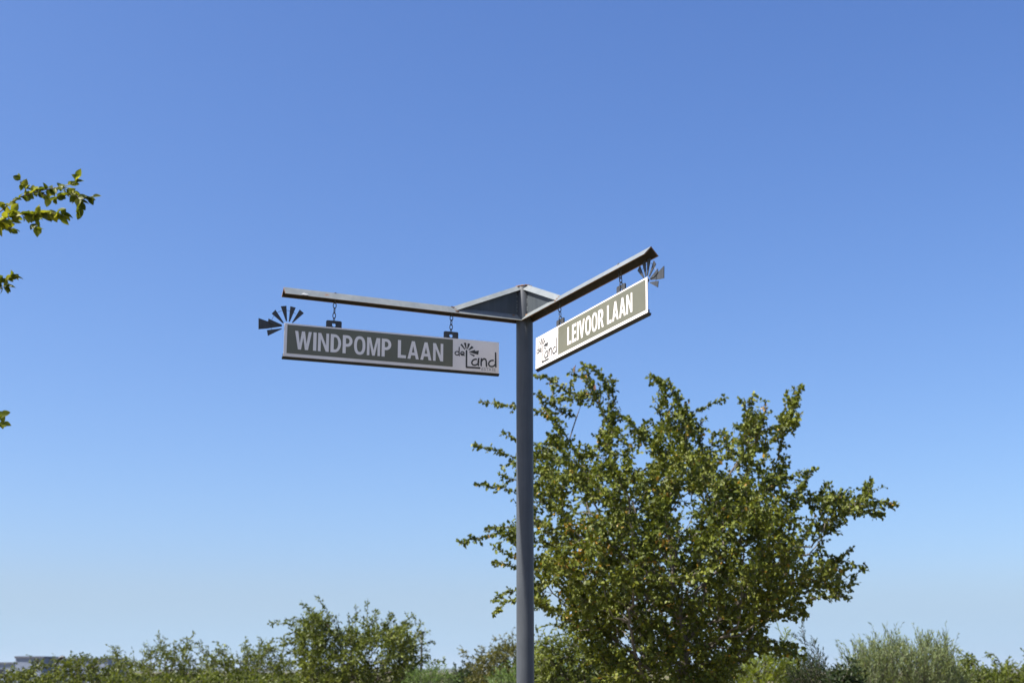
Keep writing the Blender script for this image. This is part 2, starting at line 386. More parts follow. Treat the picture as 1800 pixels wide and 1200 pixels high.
def logo(mb, ox, z, fx):
    L_ = lambda pts: [(ox + lg(*q)[0], lg(*q)[1]) for q in pts]
    s1 = .0050; s2 = .0078
    stroke(mb, L_(arc(328, 540, 48, 42, -30, 320, 16)), s1, z, fx); stroke(mb, L_([(380, 400), (374, 500), (374, 585), (380, 597)]), s1, z, fx)
    stroke(mb, L_([(412, 560), (450, 556), (488, 545)] + arc(450, 545, 40, 42, 0, -310, 14) + [(492, 592)]), s1, z, fx)
    stroke(mb, L_([(545, 480), (532, 868), (838, 890)]), s2, z, fx)
    stroke(mb, L_(arc(738, 752, 84, 66, -45, -360, 18, -.5)), s2 * .9, z, fx); stroke(mb, L_([(822, 668), (806, 740), (808, 828)]), s2 * .95, z, fx)
    stroke(mb, L_([(884, 672), (874, 760), (872, 832)]), s2 * .95, z, fx); stroke(mb, L_([(876, 742), (906, 695), (945, 672), (978, 685), (994, 730), (995, 850)]), s2 * .95, z, fx)
    stroke(mb, L_(arc(1128, 785, 84, 70, -45, -360, 18, -.5)), s2 * .9, z, fx); stroke(mb, L_([(1217, 535), (1214, 700), (1212, 866)]), s2 * .95, z, fx)
    for q in ([(405,335),(440,315),(518,440),(502,457)], [(488,296),(538,290),(549,435),(529,438)], [(580,305),(634,320),(576,442),(558,438)],
              [(666,365),(712,410),(602,470),(586,462)], [(590,505),(738,462),(748,492),(830,474),(812,577),(700,545)], [(602,532),(735,590),(712,622),(640,572)]):
        poly_add(mb, [L_(q)], z, fx)
def estate(mb, ox, z, fx):
    L_ = lambda pts: [(ox + lg(*q)[0], lg(*q)[1]) for q in pts]
    w = .0022; x = 885
    for ch, wd in (('E', 45), ('S', 48), ('T', 52), ('A', 58), ('T', 50), ('E', 45)):
        y = 878 + .093 * (x - 885); a, b = y, y + 68
        P = {'E': [[(x+wd*.8, a), (x, a+8), (x-4, b), (x+wd*.8, b-2)], [(x, (a+b)/2), (x+wd*.65, (a+b)/2-4)]],
             'S': [[(x+wd*.8, a+6), (x+wd*.3, a), (x, a+18), (x+wd*.35, (a+b)/2), (x+wd*.75, b-18), (x+wd*.4, b), (x-2, b-8)]],
             'T': [[(x, a), (x+wd*.95, a+2)], [(x+wd*.45, a), (x+wd*.4, b)]],
             'A': [[(x, b), (x+wd*.45, a), (x+wd*.85, b)], [(x+wd*.15, b-26), (x+wd*.7, b-24)]]}[ch]
        for q in P: stroke(mb, L_(q), w, z, fx, 0)
        x += wd + 6

# ------------------------------------------------------------------ hanging signs
SW, SH, ST = .9845, .1419, .004
def chain_link(flip, l=.0125, w=.0068, r=.0019):
    pts = []
    for a in np.linspace(0, 360, 20, endpoint=False):
        t = math.radians(a); x = w * math.cos(t); z = l * math.sin(t)
        z = math.copysign(min(abs(z) * 1.0 + (0), l), z) + math.copysign((l - w) * .35 * (1 - abs(math.sin(t))) , z) * 0
        pts.append((x, 0, z) if not flip else (0, x, z))
    mb = MB(); mb.tube(pts, r, n=6, closed=True); return mb
def make_sign(d, dist, z_top, tilt, lean, text, outer_left, label):
    """d: arm direction from post; the panel hangs below the arm. Local frame: +X reads left to right for the viewer, +Z up, -Y the viewer's side."""
    Z = Vector((0, 0, 1)); du = d * math.cos(tilt) + Z * math.sin(tilt); dv = -d * math.sin(tilt) + Z * math.cos(tilt)
    nn_ = d.cross(Z); dv = dv * math.cos(lean) + nn_ * math.sin(lean)
    inner_top = D_POST + d * dist + Z * z_top
    ux = -du if outer_left else du                       # reading direction
    org = inner_top + (du * SW if outer_left else Vector()) - dv * SH   # lower left corner as read
    uy = dv.cross(ux)                                    # away from the viewer
    root = bpy.data.objects.new('street_name_sign', None); COL.objects.link(root); root.empty_display_size = .1
    root.matrix_world = Matrix(((ux.x, uy.x, dv.x, org.x), (ux.y, uy.y, dv.y, org.y), (ux.z, uy.z, dv.z, org.z), (0, 0, 0, 1)))
    tag(root, label, 'street sign', 'street name signs hanging from the post')
    mb = MB(); mb.box((0, 0, 0), (SW, ST, SH)); mb.build('panel', M_white, root, bevel=.0006)
    # dark bottom rail
    mb = MB(); v_ = [(x, y, z) for x in (-.004, SW + .004) for y, z in ((-.0006, -.0006), (.0125, -.012), (.0155, -.0006))]
    mb.add(v_, [(0, 1, 2), (5, 4, 3), (0, 3, 4, 1), (1, 4, 5, 2), (2, 5, 3, 0)]); mb.box((-.002, ST + .001, -.0005), (SW + .002, ST + .0045, .012)); mb.build('bottom_rail', M_dark, root, bevel=.001)
    LZ = .2229                                            # width of the logo zone
    for side in (0, 1):
        ol = outer_left if side == 0 else not outer_left
        fx = (lambda x, y, z: (x, -z, y)) if side == 0 else (lambda x, y, z: (SW - x, ST + z, y))
        g0, g1 = (.0125, SW - LZ) if ol else (LZ, SW - .0125)
        mb = MB(); mb.add([fx(g0, .0135, .0006), fx(g1, .0135, .0006), fx(g1, SH - .0065, .0006), fx(g0, SH - .0065, .0006)], [(0, 1, 2, 3)])
        mb.build('green_field', M_green, root)
        if ol: t0, t1 = (.0468 * SW, .727 * SW)
        else: t0, t1 = (.318 * SW, .884 * SW)
        if text == 'WINDPOMP LAAN' and not ol: t0, t1 = .27 * SW, .95 * SW
        if text != 'WINDPOMP LAAN' and ol: t0, t1 = .1 * SW, .67 * SW
        mb = MB(); text_to(mb, text, t0, t1, .0335, .0785, .0012, fx); mb.build('street_name', M_white, root)
        ox = (SW if ol else LZ) - .0005
        mb = MB(); logo(mb, ox, .0007, fx); mb.build('logo', M_print, root)
        mb = MB(); estate(mb, ox, .0007, fx); mb.build('logo_subtitle', M_printg, root)
    # brackets with a hole, and chains
    for f in (.22, .767):
        cx = f * SW if outer_left else (1 - f) * SW
        mb = MB(); bw, bh = .034, .030; th = .006; y0 = ST + .0005; r = .006
        outl = [(-bw, -.02), (bw, -.02)] + [(bw - r + r*math.cos(t), bh - r + r*math.sin(t)) for t in np.linspace(0, math.pi/2, 5)] + [(-bw + r - r*math.cos(t), bh - r + r*math.sin(t)) for t in np.linspace(math.pi/2, 0, 5)]
        hole = [(.0085*math.cos(t), .0115 + .0085*math.sin(t)) for t in np.linspace(0, 2*math.pi, 17)[:-1]]
        tri = tessellate_polygon([[Vector((*q, 0)) for q in outl], [Vector((*q, 0)) for q in hole]]); allp = outl + hole; N = len(allp)
        vs = [(cx + x, y0, SH + y) for x, y in allp] + [(cx + x, y0 + th, SH + y) for x, y in allp]
        fs = [tuple(t) for t in tri] + [tuple(N + i for i in reversed(t)) for t in tri]; no = len(outl)
        fs += [(i, (i+1) % no, N + (i+1) % no, N + i) for i in range(no)]
        fs += [(no + i, no + (i+1) % 16, N + no + (i+1) % 16, N + no + i) for i in range(16)]
        mb.add(vs, fs); mb.build('bracket', M_blade, root)
        # chain hangs truly vertical from the ridge of the arm; expressed in the sign's frame through its inverse
        Pw = root.matrix_world @ Vector((cx, y0 + th / 2, SH + .0305))
        s_al = (Pw - D_POST).dot(d); Ptop = D_POST + d * s_al + Z * (Z_ARM + HA - .012)
        span = Ptop - Pw; nl = max(3, round(span.length / .0205)); inv = root.matrix_world.inverted()
        lk = chain_link(0); tmp = lk
        lme = None
        zax = (inv.to_3x3() @ span).normalized(); xax = Vector((1, 0, 0)); yax = zax.cross(xax).normalized(); xax = yax.cross(zax)
        basis = Matrix((xax, yax, zax)).transposed()
        for k in range(nl + 1):
            o_ = lk.build('chain_link', M_chain, root, smooth=True) if lme is None else link('chain_link', lme, root)
            if lme is None: lme = o_.data
            q = inv @ (Pw + span * (k / nl))
            tw = Matrix.Rotation((math.pi/2 if k % 2 == 0 else 0.12) + random.uniform(-.15, .15), 3, 'Z')
            o_.matrix_local = Matrix.Translation(q) @ (basis @ tw).to_4x4()
    # windmill cut-out at the outer top corner
    def wm(x, y):
        u = (x - 488) / 7.5 / 418; v = -(y - 610 - .10 * (x - 488)) / 7.5 / 407
        xx = u + .010; 
        return (xx if outer_left else SW - xx, v + SH - .010)
    blades = [[(230,665),(245,740),(425,655),(425,645)], [(285,450),(333,400),(452,572),(440,578)],
              [(403,355),(478,350),(494,552),(480,552)], [(532,355),(605,375),(532,560),(518,556)], [(660,400),(718,450),(572,576),(560,570)],
              [(245,515),(240,560),(330,600),(425,603),(425,596)]]
    def plate(name, pts, y0, th=.003):
        pts = [wm(*q) for q in pts]; n_ = len(pts); mb = MB()
        vs = [(x, y0, z) for x, z in pts] + [(x, y0 + th, z) for x, z in pts]
        tri = tessellate_polygon([[Vector((*q, 0)) for q in pts]])
        mb.add(vs, [tuple(t) for t in tri] + [tuple(n_ + i for i in reversed(t)) for t in tri] + [(i, (i+1) % n_, n_ + (i+1) % n_, n_ + i) for i in range(n_)])
        mb.build(name, M_blade, root)
    for i, b in enumerate(blades): plate('blade', b, ST + .001 + (i % 2) * .0006)
    plate('tail_vane', [(115,505),(120,650),(240,642),(430,617),(430,603),(235,548)], ST + .0045)
    c = wm(488, 610); mb = MB(); rr = .066
    a0, a1 = (55, 215)
    pts = [(c[0] + (rr*math.cos(t) if outer_left else -rr*math.cos(t)), ST + .003, c[1] + rr*math.sin(t)) for t in np.radians(np.linspace(a0, a1, 24))]
    mb.tube(pts, .0009, n=5); mb.build('rim_wire', M_blade, root)
    # hub behind the corner that the blades are welded to
    mb = MB(); mb.tube([(c[0], ST + .0005, c[1]), (c[0], ST + .0075, c[1])], .007, n=14); mb.build('hub', M_blade, root)
    return root
make_sign(dirL, .127, EYE + 1.4354, -.0145, -.034, 'WINDPOMP LAAN', True, 'green and white street sign reading WINDPOMP LAAN hanging from the left arm, in shade')
make_sign(dirR, .119, EYE + 1.4405, .0235, -.029, 'LEIVOOR LAAN', False, 'brightly sunlit street sign reading LEIVOOR LAAN hanging from the right arm')

# ------------------------------------------------------------------ vegetation
def leaf_arrays(P, A, N, size, shape):
    """P base points, A leaf axes, N normals (unit), size lengths -> verts, faces"""
    Bv = np.cross(N, A); Bv /= np.linalg.norm(Bv, axis=1)[:, None] + 1e-9
    k = len(shape); V = np.zeros((len(P), k, 3))
    for i, (a, b, c) in enumerate(shape):
        V[:, i] = P + size[:, None] * (a * A + b * Bv + c * N)
    return V.reshape(-1, 3)
SH6 = [(0, 0, 0), (.26, .35, .08), (.68, .32, .08), (1, 0, -.06), (.68, -.32, .08), (.26, -.35, .08)]
F6 = [(0, 1, 2, 3), (0, 3, 4, 5)]
SH4 = [(0, 0, 0), (.5, .25, .07), (1, 0, -.03), (.5, -.25, .07)]
F4 = [(0, 1, 2), (0, 2, 3)]
SHN = [(0, 0, 0), (.5, .11, .02), (1, 0, -.05), (.5, -.11, .02)]
def leaves_object(name, P, A, N, size, tint, mat, parent, shape=SH6, faces=F6):
    V = leaf_arrays(P, A, N, size, shape); k = len(shape); n = len(P); nf = len(faces); fl = len(faces[0])
    base = (np.arange(n) * k)[:, None, None]; Fi = (np.array(faces)[None] + base).reshape(-1)
    me = bpy.data.meshes.new(name)
    me.vertices.add(len(V)); me.vertices.foreach_set('co', V.astype(np.float32).ravel())
    me.loops.add(len(Fi)); me.loops.foreach_set('vertex_index', Fi.astype(np.int32))
    me.polygons.add(n * nf); me.polygons.foreach_set('loop_start', (np.arange(n * nf) * fl).astype(np.int32)); me.polygons.foreach_set('loop_total', np.full(n * nf, fl, np.int32))
    a = me.attributes.new('tint', 'FLOAT', 'POINT'); a.data.foreach_set('value', np.repeat(tint, k).astype(np.float32))
    me.update(calc_edges=True)
    o = link(name, me, parent, mat); o['kind'] = 'stuff'; return o
def unit(v): return v / (np.linalg.norm(v, axis=-1, keepdims=True) + 1e-9)
def inside(poly, x, y):
    c = False; n = len(poly)
    for i in range(n):
        x0, y0 = poly[i]; x1, y1 = poly[i-1]
        if (y0 > y) != (y1 > y) and x < (x1-x0)*(y-y0)/(y1-y0)+x0: c = not c
    return c
def bez(p, c, q, n): 
    t = np.linspace(0, 1, n)[:, None]; return (1-t)**2*p + 2*(1-t)*t*c + t*t*q
def grow_tree(name, label, cat, Y, poly, tips, ntips, base_px, depth, mat, bark, leaf=.04, step=.022, shoot=(.08, .22), shoot_gap=.06,
              shape='6', upright=0., r_tip=.0022, trunk_top=None, group=None, leafy=.8, fork=None, droop=.25, wob=.05, seed=1, spread=1., rexp=.46, shoot_n=None, core=None, low=None, margin=0, tipk=.5, along=.45, arms=(), clump=0):
    g = np.random.default_rng(seed)
    base = at(base_px[0], 1180, Y); base[2] = 0
    cxs = [q[0] for q in poly]; cys = [q[1] for q in poly]; x0, x1, y0, y1 = min(cxs), max(cxs), min(cys), max(cys)
    top = at(*(trunk_top or (base_px[0], (y0*.4+y1*.6))), Y)
    # skeleton seeds: the trunk
    nT = 10; tr = bez(base, (base + top) / 2 + np.array([g.normal(0, .05), g.normal(0, .05), 0]) * (top[2]), top, nT)
    pts = [tr[i] for i in range(nT)]; par = [-1] + list(range(nT - 1)); plen = [0]
    for i in range(1, nT): plen.append(plen[-1] + np.linalg.norm(tr[i] - tr[i-1]))
    T_ = []
    for q in tips: T_.append(at(q[0], q[1], Y + (q[2] if len(q) > 2 else g.uniform(-.35, .35) * depth * .5)))
    hand = {tuple(np.round(q, 6)) for q in T_}
    cx, cy = (x0 + x1) / 2, (y0 + y1) / 2; cnt = 0
    while cnt < ntips:
        x, y = g.uniform(x0, x1), g.uniform(y0, y1)
        if not inside(poly, x, y): continue
        # distance to silhouette (in px) sets how deep the crown is there
        dmin = 1e9
        for i in range(len(poly)):
            a = np.array(poly[i-1], float); b = np.array(poly[i], float); t = np.clip(np.dot((x, y) - a, b - a) / (np.dot(b-a, b-a)+1e-9), 0, 1)
            dmin = min(dmin, np.hypot(*(a + t*(b-a) - (x, y))))
        if dmin < margin and y < 1185: continue
        dd = min(1, dmin / (.38 * min(x1-x0, y1-y0))); half = depth * math.sqrt(max(0, 1 - (1-dd)**2))
        off = half * np.sign(g.uniform(-1, 1)) * g.uniform(0, 1) ** .6
        if low and y > low and off < 0: off *= max(.6, 1 - (y - low) / 300)
        p_ = at(x, y, Y + off)
        if p_[2] < .15: continue
        if clump and math.sin(p_[0]*5.2+1.1)*math.sin(p_[1]*4.7+.3)+math.sin(p_[2]*5.6+p_[0]*2.1)*.8 < clump - .9 and dmin > 25 and y < 960: continue
        T_.append(p_); cnt += 1
    if core:
        k_ = 0
        while k_ < core[1]:
            x, y = g.uniform(min(q[0] for q in core[0]), max(q[0] for q in core[0])), g.uniform(min(q[1] for q in core[0]), max(q[1] for q in core[0]))
            q_ = at(x, y, Y)
            if inside(core[0], x, y) and (y > 960 or math.sin(q_[0]*6.1+.4)*math.sin(q_[2]*5.9+2.) > -.35): T_.append(at(x, y, Y + g.uniform(-.75 * (max(.5, 1 - max(0, y - low) / 300)), .75) * depth)); k_ += 1
    T_ = sorted(T_, key=lambda t: np.linalg.norm(t - tr[-1]) + g.normal(0, .1))
    first = 3; hp = set(); paths = []
    for t in T_:
        Pn = np.array(pts[first:]); pl = np.array(plen[first:]); dv_ = t - Pn; dist = np.linalg.norm(dv_, axis=1)
        cost = dist + .42 * pl + .35 * np.clip(Pn[:, 2] - t[2] + upright * dist, 0, None) * (1 + 2*upright)
        j = int(np.argmin(cost)) + first; L = dist[j - first]
        if L < .03: continue
        p_ = pts[j]; pd = pts[j] - pts[par[j]] if par[j] >= 0 else np.array([0, 0, 1.]); pd = pd / (np.linalg.norm(pd) + 1e-9)
        ctrl = p_ + L * .45 * unit(unit(t - p_) + .55 * pd + np.array([0, 0, .25 + upright])) + g.normal(0, wob * L, 3)
        n_ = max(4, int(L / .09)); cur = bez(p_, ctrl, t, n_)[1:]
        cur[:-1] += g.normal(0, .008, (len(cur) - 1, 3)); prev = j; idx = [j]
        for q in cur:
            pts.append(q); par.append(prev); plen.append(plen[prev] + np.linalg.norm(q - pts[prev])); prev = len(pts) - 1; idx.append(prev)
        paths.append(idx)
        if tuple(np.round(t, 6)) in hand: hp.add(len(paths) - 1)
    for am in arms:                                  # hand-laid outer branches
        zo = g.uniform(-.45, .25) * depth * .5; Q = np.array([at(x, y, Y + zo) for x, y in am])
        Pn = np.array(pts[first:]); j = int(np.argmin(np.linalg.norm(Pn - Q[0], axis=1))) + first
        prev = j; idx = [j]; cpts = [pts[j]] + list(Q); cur = []
        for i in range(len(cpts) - 1):
            p0, p1, p2, p3 = cpts[max(i-1, 0)], cpts[i], cpts[i+1], cpts[min(i+2, len(cpts)-1)]
            for t in np.linspace(0, 1, 4)[1:]:
                cur.append(.5*((2*p1)+(-p0+p2)*t+(2*p0-5*p1+4*p2-p3)*t*t+(-p0+3*p1-3*p2+p3)*t**3) + g.normal(0, .006, 3))
        for q in cur:
            pts.append(q); par.append(prev); plen.append(plen[prev] + np.linalg.norm(q - pts[prev])); prev = len(pts) - 1; idx.append(prev)
        paths.append(idx); hp.add(len(paths) - 1)
    n = len(pts); PT = np.array(pts); cntd = np.zeros(n)
    haschild = np.zeros(n, bool)
    for i in range(1, n): haschild[par[i]] = True
    cntd[~haschild] = 1
    for i in range(n - 1, 0, -1): cntd[par[i]] += cntd[i]
    rad = r_tip * cntd ** rexp
    rad[0] = max(rad[0], rad[1]) * 1.25
    root = empty(name, (float(base[0]), float(base[1]), 0)); tag(root, label, cat, group)
    o3 = np.array([base[0], base[1], 0.])
    # wood
    mb = MB(); mb.tube([PT[i] - o3 for i in range(nT)], [rad[i] for i in range(nT)], n=9)
    mbt = MB()
    for idx in paths:
        rr = [min(rad[i], rad[idx[1]]) for i in idx]; rr[-1] *= .5
        big = rad[idx[1]] > r_tip * 3
        (mb if big else mbt).tube([PT[i] - o3 for i in idx], rr, n=6 if big else 4, caps=False)
    mb.build('trunk', bark, root, smooth=True)
    # leaves
    LP, LA_, = [], []
    def leaves_on(seg_pts, stp):
        d = np.diff(seg_pts, axis=0); l = np.linalg.norm(d, axis=1); cum = np.concatenate([[0], np.cumsum(l)]); tot = cum[-1]
        if tot < .01: return
        s = np.arange(stp * g.uniform(.2, 1), tot, stp); k = np.clip(np.searchsorted(cum, s) - 1, 0, len(l) - 1)
        pos = seg_pts[k] + d[k] * ((s - cum[k]) / (l[k] + 1e-9))[:, None]; tan = unit(d[k])
        LP.append(pos); LA_.append(tan)
        LP.append(seg_pts[-1][None]); LA_.append(unit(d[-1])[None])
    for ip, idx in enumerate(paths):
        seg = PT[idx]; m_ = len(idx); thin = [i for i in range(m_) if cntd[idx[i]] <= 6]
        if len(thin) < 2: continue
        s0 = max(thin[0], int(m_ * (1 - leafy))); sg = seg[s0:]
        if len(sg) < 2: continue
        leaves_on(sg, step * (.8 if ip in hp else 1.2)); sk = tipk if ip in hp else 1.
        d = np.diff(sg, axis=0); l = np.linalg.norm(d, axis=1); tot = l.sum(); ns = max(2, int(tot / shoot_gap))
        for q in range(ns):
            u = (q + g.uniform(0, 1)) / ns; k = min(int(u * len(l)), len(l) - 1); p_ = sg[k] + d[k] * g.uniform(0, 1); tan = unit(d[k])
            sd = unit(unit(g.normal(0, 1, 3)) * spread + tan * .9 + np.array([0, 0, .15 + upright * 1.6])); ln = g.uniform(*shoot) * (1.1 - .6 * u) * sk
            e = p_ + sd * ln + np.array([0, 0, -.12 * ln * (droop > 0)]); c_ = p_ + sd * ln * .5 + g.normal(0, .08 * ln, 3)
            sp = bez(p_, c_, e, 4); leaves_on(sp, step)
            if shoot_n is None or True: mbt.tube([q_ - o3 for q_ in sp[[0, 2, 3]]], [r_tip * .6, r_tip * .5, r_tip * .3], n=3, caps=False)
    mbt.build('twigs', bark, root)['kind'] = 'stuff'
    P_ = np.concatenate(LP); A_ = np.concatenate(LA_); nl = len(P_)
    rnd = unit(g.normal(0, 1, (nl, 3)))
    if upright > .3: ax = unit(A_ * .9 + rnd * .55)
    else: ax = unit(A_ * along + rnd * .85 + np.array([0, 0, -droop]))
    nr = unit(unit(g.normal(0, 1, (nl, 3))) * .75 + np.array([0, 0, .6])); nr = unit(nr - (nr * ax).sum(1)[:, None] * ax)
    size = leaf * g.uniform(.45, 1.3, nl)
    # leaf colour varies by branch as well as leaf by leaf
    tint = np.clip(g.beta(2.2, 2.4, nl) + .16 * np.sin(P_[:, 0]*2.3+seed) * np.cos(P_[:, 2]*2.9+P_[:, 1]*1.7), 0, .95)
    if mat == L_main:
        hot = (g.uniform(0, 1, nl) < .012) | ((g.uniform(0, 1, nl) < .35) & (np.sin(P_[:, 0]*5.1+1)*np.sin(P_[:, 2]*6.3+.4)*np.sin(P_[:, 1]*5.7) > .86))
        c0_ = at(1025, 965, 12.1); c1_ = at(1150, 1000, 12.0)      # two turning branches low on the left
        for cc, rr_ in ((c0_, .28), (c1_, .16)):
            hot |= (np.linalg.norm(P_ - cc, axis=1) < rr_) & (g.uniform(0, 1, nl) < .2)
        tint[hot] = g.uniform(.965, 1, hot.sum())
    sh, fc = {'6': (SH6, F6), '4': (SH4, F4), 'n': (SHN, F4)}[shape]
    leaves_object('crown', P_ - o3, ax, nr, size, tint, mat, root, sh, fc)
    return root, nl

stats = []
P_main = [(945,800),(960,760),(1000,770),(1045,790),(1060,740),(1085,722),(1120,732),(1150,765),(1168,720),(1150,675),(1172,672),(1200,715),(1225,752),(1270,718),(1330,712),(1365,735),(1388,700),(1400,700),(1392,760),(1345,780),(1338,800),(1380,822),(1380,842),(1422,840),(1430,870),(1465,862),(1525,860),(1530,895),(1465,920),(1450,970),(1490,1000),(1480,1040),(1430,1036),(1395,1080),(1335,1098),(1345,1128),(1385,1136),(1370,1148),(1300,1140),(1270,1185),(1235,1225),(1130,1225),(1060,1185),(1035,1125),(985,1085),(950,1070),(915,1040),(915,985),(890,955),(915,900),(905,850),(915,790),(950,775)]
tips_main = [(1025, 637), (1040, 645), (1010, 662), (975, 668), (1062, 668), (1080, 668), (1050, 655), (1030, 680), (1000, 690), (985, 700), (960, 700), (950, 720), (975, 735), (1000, 730), (1020, 715), (1060, 720), (1070, 690), (947, 690), (1150, 664), (1165, 668), (1190, 690), (1212, 735), (1140, 662), (1275, 698), (1325, 692), (1345, 706), (1395, 680), (1408, 680), (1380, 690), (1398, 745), (1392, 758), (1398, 722), (1385, 816), (1366, 838), (1430, 826), (1415, 836), (1455, 848), (1450, 862), (1530, 846), (1518, 855), (1568, 886), (1552, 884), (1545, 903), (1535, 898), (1514, 996), (1500, 990), (1488, 1048), (1470, 1052), (1490, 1028), (1417, 1080), (1400, 1085), (1415, 1138), (1405, 1160), (1440, 1000), (1480, 880), (1500, 960), (1240, 735), (1300, 700), (1340, 1143), (1375, 1143), (1310, 1145), (1298, 1132), (1280, 1152)]
arms_main = [[(975,735),(930,715),(895,712),(846,706)],[(965,790),(920,775),(885,762)],[(970,830),(920,810),(880,795),(835,778)],[(960,880),(910,865),(870,855),(836,850)],[(940,860),(905,845),(878,834)],
 [(975,960),(920,945),(870,938),(835,947),(809,953)],[(950,985),(905,975),(868,962)],[(930,930),(890,925),(852,930)],[(960,990),(920,1000),(885,988),(866,985)],[(960,1060),(920,1050),(885,1060),(868,1078)],[(930,1035),(890,1042),(872,1050)],
 [(1050,790),(1062,740),(1048,690),(1025,638)],[(1045,700),(1005,690),(972,668),(945,660)],[(1047,690),(1062,672),(1082,666)],[(1040,680),(1020,662),(1003,655)],[(985,760),(965,725),(948,700)],
 [(1180,790),(1203,740),(1182,690),(1148,664)],[(1200,735),(1190,700),(1172,668)],[(1330,790),(1372,760),(1392,720),(1404,680)],[(1380,750),(1398,745),(1402,728)],
 [(1440,930),(1490,895),(1520,862),(1532,846)],[(1495,892),(1540,882),(1572,887)],[(1490,902),(1530,900),(1547,904)],[(1380,875),(1412,850),(1430,826)],[(1400,890),(1435,872),(1458,848)],[(1330,830),(1365,825),(1386,815)],
 [(1440,975),(1480,985),(1516,996)],[(1420,1015),(1460,1030),(1490,1050)],[(1290,1115),(1340,1135),(1380,1140),(1415,1150)],[(1330,1132),(1370,1128),(1400,1136)],[(1340,1085),(1385,1078),(1418,1080)]]
r_, n_ = grow_tree('tree', 'large leafy olive-green tree with scattered orange leaves right behind the signpost', 'tree', 13.2, P_main, tips_main, 640, (1236, 1200), 2.0, L_main, B_mid,
  leaf=.038, step=.0125, shoot=(.08, .22), shoot_gap=.027, low=980, trunk_top=(1190, 1040), seed=11, r_tip=.0026,
  core=([(975,900),(1040,820),(1200,790),(1330,850),(1400,940),(1390,1060),(1310,1110),(1290,1180),(1235,1235),(1090,1230),(1030,1150),(985,1050)], 900), along=.7, arms=arms_main, clump=.75)
stats.append(('main', n_))
# two dry brown leaves left on twigs at its top
dme = MB(); dme.add([(0,0,0),(.3,.22,.1),(.65,.2,.14),(1,0,.02),(.65,-.2,.14),(.3,-.22,.1)], [(0,1,2,3),(0,3,4,5)])
M_dry = flat('dry_leaf', (.16, .085, .06), .7, .3, .25, 60)
dl = dme.build('dry_leaf', M_dry, r_)
for k, (x, y, s_, rot) in enumerate(((1009, 655, .085, (0, -1.3, .2)), (1046, 686, .06, (0, -1.5, 1.)), (1012, 654, .05, (0, -.1, -.2)))):
    o = dl if k == 0 else link('dry_leaf', dl.data, r_)
    o.location = Vector(at(x, y, 12.6)) - r_.location; o.scale = (s_,) * 3; o.rotation_euler = rot

def top_poly(pts, bottom=1290): return pts + [(pts[-1][0], bottom), (pts[0][0], bottom)]
HG = 'shrubs and small trees along the horizon'
def shrub(name, label, cat, Y, outline, ntips, mat, bark=B_dark, tips=None, bottom=None, **k):
    bt = bottom or min(1290, 1180 + 1.4 * F_PX / Y)
    xs = [q[0] for q in outline]; cx = (min(xs) + max(xs)) / 2
    wid = (max(xs) - min(xs)) / F_PX * Y
    a = dict(leaf=.07, step=.022, shoot=(.1, .34), shoot_gap=.045, shape='4', r_tip=.003, droop=.1, margin=9, tipk=.7, along=.8, trunk_top=(cx, 1185), group=HG, depth=max(.5, wid * .38))
    a.update(k)
    dp = a.pop('depth')
    r, n = grow_tree(name, label, cat, Y, top_poly(outline, bt), tips if tips is not None else [(x, y) for x, y in outline if y < 1180], int(ntips * 4.6), (cx, 1200), dp, mat, bark, **a)
    stats.append((label[:20], n)); return r
# left to right
shrub('shrub', 'low olive shrub at the far left in front of the grey building', 'shrub', 30, [(-60,1178),(-20,1170),(20,1171),(55,1164),(75,1160),(95,1168)], 70, L_olive, seed=21, leaf=0.067)
shrub('shrub', 'rounded green shrub between the grey building and the wispy shrubs', 'shrub', 27, [(70,1180),(95,1160),(125,1150),(150,1150),(185,1155),(205,1170)], 90, L_green, seed=22, leaf=0.061)
shrub('shrub', 'wispy grey-green shrub whose thin twigs rise left of the small open tree', 'shrub', 29, [(170,1185),(195,1135),(230,1150),(265,1130),(282,1114),(300,1130),(342,1116),(345,1150),(365,1170)], 110, L_olive, seed=23, leaf=0.055, tips=[(196,1134),(210,1140),(255,1133),(280,1113),(290,1120),(320,1125),(341,1115),(335,1125)])
shrub('shrub', 'olive shrub touching the left side of the small open tree', 'shrub', 31, [(335,1180),(362,1130),(385,1128),(405,1140),(432,1128),(460,1124),(490,1128),(515,1150),(525,1180)], 120, L_olive, seed=24, leaf=0.061, tips=[(350,1130),(380,1128),(432,1126),(458,1122),(480,1126),(500,1135)])
shrub('small_tree', 'small open-crowned tree with spiky twigs left of the signpost', 'tree', 26,
  [(512,1118),(530,1085),(552,1066),(575,1082),(598,1104),(622,1096),(645,1082),(662,1100),(690,1096),(722,1094),(738,1120),(742,1165),(738,1235),(540,1235),(522,1178),(510,1145)], 165, L_olive,
  tips=[(612,1083),(660,1078),(738,1098),(740,1112),(748,1152),(505,1120),(540,1075),(690,1084),(575,1080)],
  arms=[[(570,1125),(525,1100),(480,1094)],[(575,1110),(555,1078),(530,1062)],[(600,1130),(582,1085),(558,1050)],[(560,1120),(530,1090),(505,1088)],[(622,1125),(625,1092),(626,1068)],[(650,1130),(645,1092),(646,1056)],[(648,1110),(655,1085),(662,1074)],[(690,1130),(702,1100),(727,1080)],
        [(690,1115),(710,1098),(740,1096)],[(700,1150),(735,1132),(760,1128)],[(560,1150),(520,1135),(488,1120)],[(700,1172),(740,1165),(780,1160)],[(705,1165),(735,1152),(752,1150)],[(560,1165),(530,1150),(508,1142)],[(700,1184),(740,1180),(770,1177)],[(705,1150),(730,1145),(749,1141)],[(700,1198),(738,1192),(766,1190)],[(565,1180),(535,1168),(514,1166)],[(565,1140),(525,1128),(500,1132)],[(565,1112),(532,1109),(508,1112)],[(600,1115),(595,1098),(590,1084)],[(675,1110),(680,1092),(684,1078)]],
  seed=25, leaf=0.066, depth=1.15, bottom=1270)
